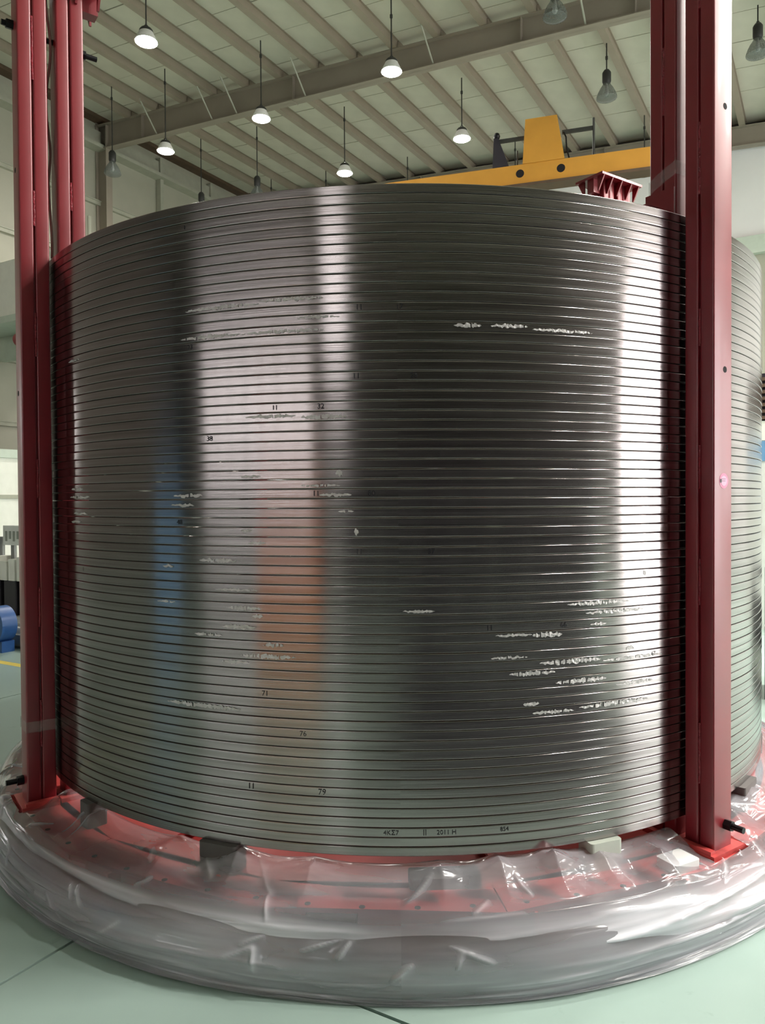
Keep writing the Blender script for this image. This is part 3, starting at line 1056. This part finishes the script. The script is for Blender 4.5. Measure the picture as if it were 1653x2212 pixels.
def film_mesh(name, P, nth, ns, seed, tents=()):
    # long folds run round the base; short tents rise to the coil
    vs, fs, th = [], [], []
    rnd = random.Random(seed)
    folds = []                                     # (azimuth, level along the profile, length, drift, height)
    for k in range(46):
        folds.append((rnd.uniform(-math.pi, math.pi), rnd.uniform(.50, .95), rnd.uniform(.15, .55), rnd.uniform(-.16, .16), rnd.uniform(.006, .020)))
    cre = []                                       # sharp creases: start and end (azimuth, level), height
    for k in range(90):
        a0_ = math.radians(rnd.uniform(-72, 70))
        if k % 3:                                  # long ones round the skirt
            t0_ = rnd.uniform(.50, .97)
            cre.append((a0_, t0_, a0_ + rnd.choice((-1, 1)) * rnd.uniform(.10, .42), t0_ + rnd.uniform(-.07, .07), rnd.uniform(.002, .008)))
        else:                                      # short ones fanning over the flange
            t0_ = rnd.uniform(.08, .40)
            cre.append((a0_, t0_, a0_ + rnd.uniform(-.07, .07), t0_ + rnd.uniform(.10, .28), rnd.uniform(.004, .012)))
    angs = [math.radians(-76 + 152 * i / nth) for i in range(nth)] + [math.radians(76 + 208 * i / 260) for i in range(260)]
    nth = len(angs)
    for i in range(nth):
        a = angs[i] if angs[i] <= math.pi else angs[i] - 2 * math.pi
        ac = [c for c in cre if min(c[0], c[2]) - .03 < a < max(c[0], c[2]) + .03]
        cx, cy = math.cos(a) * 2.2, math.sin(a) * 2.2
        n0 = noise.noise((cx * .8 + seed, cy * .8, 3.0))
        n1 = noise.noise((cx * 2.1 + seed, cy * 2.1, 7.0))
        act = []
        for (fa, fl_, ln, dr, hg) in folds:
            d_ = (a - fa + math.pi) % (2 * math.pi) - math.pi
            if abs(d_) < ln:
                act.append((fl_ + dr * d_ / ln, hg * (1 - (d_ / ln) ** 2)))
        for j in range(ns + 1):
            t = j / ns
            r, z, den, fr = spline(P, t)
            bulge = fr * (.030 * n0 + .014 * n1)
            k2 = noise.noise((cx * 3.2 + seed, cy * 3.2, t * 3.0))
            bulge += fr * .008 * k2
            rg = 0
            for lv, hg in act:
                x = (t - lv) / .045
                rg += hg * math.exp(-abs(x) * 1.3) if x < 0 else hg * math.exp(-x * 3.2)   # one soft and one sharp flank
            cz = 0
            for (a0_, t0_, a1_, t1_, hg) in ac:
                dx, dt = (a1_ - a0_), (t1_ - t0_) * .23
                px_, pt_ = a - a0_, (t - t0_) * .23
                q = min(1, max(0, (px_ * dx + pt_ * dt) / (dx * dx + dt * dt)))
                dd = math.hypot(px_ - q * dx, pt_ - q * dt) / .0036
                if dd < 4:
                    cz += hg * math.exp(-dd) * (1 - abs(2 * q - 1) ** 3)
            rg += cz
            r += bulge + max(fr, .5) * rg
            z += (1 - fr) * cz
            z += fr * (.012 * n1 + .5 * rg) * (1 if z > .06 else z / .06)
            for (ta, tw, tl, hgt) in tents:
                d_ = (a - math.radians(ta) + math.pi) % (2 * math.pi) - math.pi
                q = abs(d_) / math.radians(tw)
                if q < 1:
                    z += hgt * (1 - q) ** 1.3 * max(0, 1 - abs(t - tl) / .20)
            if r < 2.075:
                z = min(z, ZB - .006)
            z = max(z, .004 + .002 * (1 + k2))
            vs.append((r * math.sin(a), -r * math.cos(a), z))
            th.append(den * (1 + .5 * n1) + 2.2 * (rg - cz) + 38 * cz)
    for i in range(nth):
        i2 = (i + 1) % nth
        for j in range(ns):
            x_, y_, _ = vs[i * (ns + 1) + j]
            cut = False                            # the sheet is slit round the feet of the clamps
            for az_ in (35.5, -52.7, 125.5, -142.7):
                c_, s_ = math.sin(math.radians(az_)), -math.cos(math.radians(az_))
                if 1.8 < x_ * c_ + y_ * s_ < 2.225 and abs(-x_ * s_ + y_ * c_) < .112:
                    cut = True
            if not cut:
                fs.append((i * (ns + 1) + j, i * (ns + 1) + j + 1, i2 * (ns + 1) + j + 1, i2 * (ns + 1) + j))
    o = MB().add(vs, fs).build(name, M['film'], film)
    me = o.data
    at = me.attributes.new('thickness', 'FLOAT', 'POINT')
    at.data.foreach_set('value', th)
    me.polygons.foreach_set('use_smooth', [True] * len(me.polygons))
    return o


# profile rows: radius, height, film thickness (opacity), wrinkle weight
TENTS = [(-38, 5, .22, .05), (-25, 4, .24, .06), (-17, 3.5, .2, .05), (-9, 4, .22, .04), (4, 4, .2, .03), (10, 4, .2, .05), (15.5, 4.5, .22, .08), (21, 3, .24, .04), (27, 3.5, .3, .07), (41, 4, .25, .07), (50, 6, .25, .06), (-47, 3, .25, .05), (-59, 5, .3, .06)]
film_mesh('film_cover', [(1.97, .285, .12, .1), (2.02, .318, .26, .2), (2.085, .296, .30, .3), (2.15, .263, .24, .12), (2.215, .260, .22, .08), (2.262, .246, .26, .3), (2.29, .20, .6, .8), (2.305, .14, .76, 1.0), (2.30, .07, .8, 1.0), (2.285, .014, .8, .5), (2.26, .006, .6, .2)],
          1300, 90, 3, TENTS)
film_mesh('film_fold', [(2.268, .215, .05, .3), (2.30, .19, .22, .7), (2.325, .14, .32, 1.0), (2.332, .08, .34, 1.0), (2.315, .02, .36, .6), (2.335, .006, .3, .3)],
          1000, 50, 11)

fb = floor_hit(1556, 1908, .27)
az_ = math.atan2(fb.x, -fb.y)
o = MB().rbox(-.05, .05, -.065, .065, 0, .035, r=.012).build('white_block', M['white'])  # plain white block laid on the red flange
o.location = (2.165 * math.sin(az_), -2.165 * math.cos(az_), ZF + .0005)
o.rotation_euler = (0, 0, az_ - math.pi / 2)
tag(o, 'small white block on the red flange in front of the tall clamp', 'foam block')

# ------------------------------------------------------------------ yellow jib crane
cp1 = CAM + ray(950, 385) * (6.0 / ray(950, 385).z)
cp2 = CAM + ray(1405, 322) * (6.0 / ray(1405, 322).z)
cdir = (cp2 - cp1)
L12 = cdir.length
crz = math.atan2(cdir.y, cdir.x)
ZC = HC + 6.0
crane = tag(empty('jib_crane', (cp1.x, cp1.y, 0), crz), 'yellow jib crane whose boom carries a tapered plate above the coil rim', 'crane')


def cu_(px):                    # distance along the boom under a pixel column
    r = ray(px, 360)
    # intersect vertical plane through the boom
    nx, ny = -cdir.y, cdir.x
    t = ((cp1.x - CAM.x) * nx + (cp1.y - CAM.y) * ny) / (r.x * nx + r.y * ny)
    p = CAM + r * t
    return (Vector((p.x, p.y, 0)) - Vector((cp1.x, cp1.y, 0))).dot(cdir.normalized())


bh = .36
MB().box(cu_(820), cu_(1545), -.10, .10, ZC - bh, ZC).build('boom', M['yellow'], crane)
MB().box(cu_(820), cu_(1545), -.16, .16, ZC - bh - .05, ZC - bh).build('boom_flange', M['brown'], crane)
xc = cu_(1508)
MB().tube((xc, .35, 0), (xc, .35, ZC + .3), .19, n=24).build('column', M['yellow'], crane, True)
MB().tube((xc, .35, 0), (xc, .35, .03), .4, n=24).build('column_foot', M['yellow'], crane)
MB().box(xc - .16, xc + .16, .09, .4, ZC - bh, ZC).build('boom_bracket', M['yellow'], crane)
x0, x1, x2, x3 = cu_(1131), cu_(1221), cu_(1205), cu_(1137)
MB().hexa([(x0, -.12, ZC), (x1, -.12, ZC), (x1, .12, ZC), (x0, .12, ZC), (x3, -.12, ZC + .78), (x2, -.12, ZC + .78), (x2, .12, ZC + .78), (x3, .12, ZC + .78)]).build('tapered_plate', M['yellow'], crane)
for px in (1125, 1213):
    x = cu_(px)
    MB().tube((x, -.1025, ZC - bh / 2 + .02), (x, -.099, ZC - bh / 2 + .02), .073, n=28).build('round_opening', M['hole'], crane)
zr_ = ZC + .52
MB().box(cu_(1072), x0 + .05, .0, .05, zr_ - .03, zr_ + .03).build('rail', M['rod'], crane)
MB().box(x1 - .05, cu_(1283), .0, .05, zr_ - .03, zr_ + .03).build('rail', M['rod'], crane)
MB().tube((cu_(1283), 0, ZC), (cu_(1283), 0, ZC + .68), .022, n=8).build('rail_post', M['rod'], crane)
MB().tube((cu_(1118), 0, ZC), (cu_(1118), 0, ZC + .3), .012, n=8).build('rail_post', M['rod'], crane)
MB().path([(x1 - .02, -.02, ZC + .5), (x1 + .02, -.04, ZC + .4), (x1 + .03, -.04, ZC + .2), (x1 + .08, -.02, ZC)], .014).build('power_cable', M['black'], crane)
xa = cu_(1068)
MB().hexa([(xa - .02, -.08, ZC), (xa + .28, -.08, ZC), (xa + .28, .08, ZC), (xa - .02, .08, ZC), (xa, -.05, ZC + .56), (xa + .08, -.05, ZC + .56), (xa + .08, .05, ZC + .56), (xa, .05, ZC + .56)]).build('cable_bag', M['dark'], crane)
MB().lathe([(0, 0), (.05, .02), (.06, .06), (.04, .11), (0, .12)], 14, c=(xa + .05, 0, ZC + .55)).build('bag_knob', M['black'], crane, True)

# ------------------------------------------------------------------ mezzanine by the left wall
mz = hall('mezzanine')
tag(mz, 'white-sided mezzanine platform against the left wall on pale green beams', 'platform')
zA, zB_ = HC + 3.84, HC + 5.0
MB().box(BL + .45, -12.9, 9.5, 9.58, zA, zB_).build('parapet', M['cream'], mz)
MB().box(BL + .45, -12.9, 9.58, 12.4, zA, zA + .06).build('deck', M['greenish'], mz)
MB().box(BL + .45, -12.9, 9.40, 9.62, zA - .14, zA).build('edge_beam', M['greenish'], mz)
MB().box(BL + .45, -12.9, 10.6, 10.75, zA - .55, zA - .001).build('floor_beam', M['greenish'], mz)
for b, a in ((-16.5, 9.6), (-13.0, 9.6), (-16.5, 12.3), (-13.0, 12.3)):
    MB().box(b - .08, b + .08, a - .08, a + .08, 0, zA).build('support_post', M['greenish'], mz)
o = hall('hose_reel')
tag(o, 'small red reel hanging below the white mezzanine edge', 'reel')
MB().box(-14.2, -14.0, 9.42, 9.56, zA - .42, zA - .14).build('reel_bracket', M['red'], o)
MB().tube((-14.25, 9.49, zA - .52), (-13.95, 9.49, zA - .52), .14, n=20).build('reel_drum', M['red'], o)

# pale wall panels low on the left (white store front)
st = hall('partition_wall')
tag(st, 'pale grey-green partition standing behind the workbench by the left wall', 'partition')
for k in range(6):
    a0 = 5.2 + 1.6 * k
    MB().box(-14.4, -14.3, a0 + .01, a0 + 1.59, .0, 2.55).build('partition_panel', M['cream'], st)
MB().box(-14.45, -14.25, 5.2, 14.8, 2.55, 2.72).build('top_rail', M['greenish'], st)
MB().box(-14.29, -14.27, 5.2, 14.8, 1.72, 1.80).build('mid_rail', M['girt'], st)

# workbench machine seen in the gap left of the clamp
wb0 = floor_hit(22, 1400)
wa = (wb0 - Vector((0, -D, 0))).dot(DV)
wbb = (wb0 - Vector((0, -D, 0))).dot(EV)
bench = tag(empty('machine_bench', wb0, -AZH), 'grey machine bench with beige and black fittings beyond the red clamp', 'machine')
MB().box(-2.2, 1.0, 0, 1.2, .05, .16).box(-2.2, 1.0, .1, 1.1, .0, .05).build('bed', M['steelg'], bench)
for y in (.08, .5, 1.0):
    MB().box(-2.2, 1.0, y, y + .06, .16, .22).build('rail', M['lampw'], bench)
for k in range(9):
    MB().rbox(-2.1 + .34 * k, -1.84 + .34 * k, .62, .95, .22, .66, r=.02).build('black_block', M['dark'], bench)
for k in range(18):
    MB().rbox(-2.15 + .17 * k, -2.01 + .17 * k, .60, .97, .66, .9 + .03 * (k % 3), r=.02).build('manifold_block', M['cream'], bench)
for k in range(12):
    MB().tube((-2.1 + .25 * k, .78, .9), (-2.1 + .25 * k, .78, 1.12 + .08 * (k % 2)), .035, n=10).build('valve_stem', M['steelg'], bench)
MB().box(-1.2, -.6, .7, .85, 1.1, 1.35).build('gauge_plate', M['lampw'], bench)
for k in range(7):
    MB().box(-1.15 + .08 * k, -1.11 + .08 * k, .695, .6995, 1.15 + .03 * (k % 2), 1.28).build('gauge_mark', M['print_'], bench)

dc = floor_hit(28, 1345)
drum = tag(empty('blue_drum', H(wa - .12, wbb + .05, 0), -AZH), 'round blue drum standing upright in front of the machine bench', 'drum')
MB().tube((0, -.10, .30), (0, .05, .30), .20, n=40).build('drum_body', M['blue'], drum, True)
MB().lathe([(.17, 0), (.205, 0), (.205, .03), (.17, .03)], 40, closed=True).build('drum_rim', M['blue'], drum)
o = bpy.data.objects[drum.children[-1].name]
o.rotation_euler = (math.pi / 2, 0, 0)
o.location = (0, -.10, .30)
MB().box(-.10, -.04, -.104, -.101, .35, .43).build('drum_label', M['lampw'], drum)
MB().box(-.14, .14, -.1, .05, 0, .12).build('drum_stand', M['blue'], drum)

# things in the gap right of the coil
rk0 = floor_hit(1650, 1512)
rk = tag(empty('tool_cart', rk0 + Vector((.03, 0, 0)), -AZH), 'black tool cart with pale trim strips behind the coil near the far wall', 'cart')
for z in (.10, .42, .74, 1.0):
    MB().box(-.02, 1.2, .0, .55, z, z + .05).build('shelf', M['dark'], rk)
for x, y in ((0, 0), (1.15, 0), (0, .5), (1.15, .5)):
    MB().box(x - .02, x + .03, y, y + .05, 0, 1.08).build('post', M['dark'], rk)
MB().box(0, 1.15, .05, .5, .15, .42).build('lower_box', M['cream'], rk)
MB().box(0, 1.15, .05, .5, .47, .70).build('middle_box', M['dark'], rk)
MB().box(-.02, 1.2, -.012, 0, .60, .615).box(-.02, 1.2, -.012, 0, .93, .945).build('trim_strip', M['lampw'], rk)
pr0 = floor_hit(1655, 1360)
pr = tag(empty('store_panel', pr0, -AZH), 'pale blue-grey store panel with a blue band beyond the coil', 'panel')
MB().box(-.4, 3.5, 0, .1, 0, 2.35).build('panel_sheet', M['lampw'], pr)
MB().box(-.4, 3.5, -.012, 0, 2.1, 2.35).build('blue_band', M['ltblue'], pr)
for z in (1.15, 1.45):
    MB().box(-.36, -.05, -.05, 0, z, z + .09).build('bracket', M['brown'], pr)
MB().box(-.4, 3.5, .02, .12, 2.36, 2.6).build('cream_band', M['cream'], pr)
for k in range(7):
    MB().box(-.4, 3.5, .0, .08, 2.62 + .08 * k, 2.66 + .08 * k).build('louvre', M['brown'], pr)
MB().box(-.4, 3.5, .09, .12, 2.6, 3.2).build('louvre_back', M['dark'], pr)


# ------------------------------------------------------------------ things beside and behind the photographer, mirrored in the coil
def polar(az, r):
    a = math.radians(az)
    return Vector((r * math.sin(a), -r * math.cos(a), 0))


def cabinet(name, az, r, w, d_, h, m_, label, cat, doors=2, group=None, z0=.08):
    t = empty(name, polar(az, r), math.radians(az))
    tag(t, label, cat, group)
    MB().box(-w / 2, w / 2, -d_, 0, z0, h).build('body', M[m_], t)
    for k in range(doors):
        x0 = -w / 2 + w * k / doors
        dd = MB().box(x0 + .01, x0 + w / doors - .01, 0, .018, z0 + .03, h - .03).build('door', M[m_], t)
        MB().box(x0 + w / doors - .07, x0 + w / doors - .05, .018, .04, h * .5, h * .5 + .14).build('handle', M['steelg'], dd)
    MB().box(-w / 2 + .03, w / 2 - .03, -d_ + .03, -.03, 0, z0).build('plinth', M['dark'], t)
    return t


cabinet('tool_cabinet', -25.5, 6.6, 1.7, .6, 1.0, 'orange', 'orange tool cabinet on the floor, mirrored in the coil', 'cabinet', 2)
t = tag(empty('shipping_crate', polar(-25, 7.5), math.radians(-25)), 'red-brown crate behind the orange cabinet, mirrored in the coil', 'crate')
for k in range(8):
    MB().box(-1.0, 1.0, -.9, 0, .1 + .2 * k, .1 + .2 * k + .185).build('board', M['rust'], t)
MB().box(-1.0, 1.0, -.9, 0, 0, .1).build('skid', M['brown'], t)
cabinet('blue_cabinet', -59.5, 8.2, 1.15, .6, 1.75, 'ltblue', 'blue steel cabinet by the left wall, mirrored in the coil', 'cabinet', 2)
mt_ = MB().rbox(-2.2, 1.9, -3.2, 0, 0.0005, .008, r=.06).build('added_dark_mat', M['dark'])  # flat dark sheet added out of view to darken the coil's lower reflection
mt_.location = polar(24, 3.2)
mt_.rotation_euler = (0, 0, math.radians(24))
tag(mt_, 'large black mat added on the mint floor to darken the coil reflection', 'mat')
for az, r, lb in ((-8.5, 7.6, 'added black cabinet darkening the reflection, straight behind the photographer, next to the crate'), (.2, 7.6, 'added black cabinet darkening the reflection, second in the row behind the photographer'),
                  (8.9, 7.6, 'added black cabinet darkening the reflection, third in the row, beside the tall middle one'), (17.6, 7.6, 'added black cabinet darkening the reflection, fourth in the row, above the edge of the mat'),
                  (26.3, 7.6, 'added black cabinet darkening the reflection, fifth in the row, straight behind the mat'), (35, 7.6, 'added black cabinet darkening the reflection, sixth in the row, towards the doorway'),
                  (43.7, 7.6, 'added black cabinet darkening the reflection, at the doorway end of the row')):
    cabinet('added_dark_cabinet', az, r, 1.12, .7, 2.35, 'dark', lb, 'cabinet', 1, 'added black cabinets')  # unseen black row added to darken the mirrored middle of the coil

bpy.context.view_layer.update()
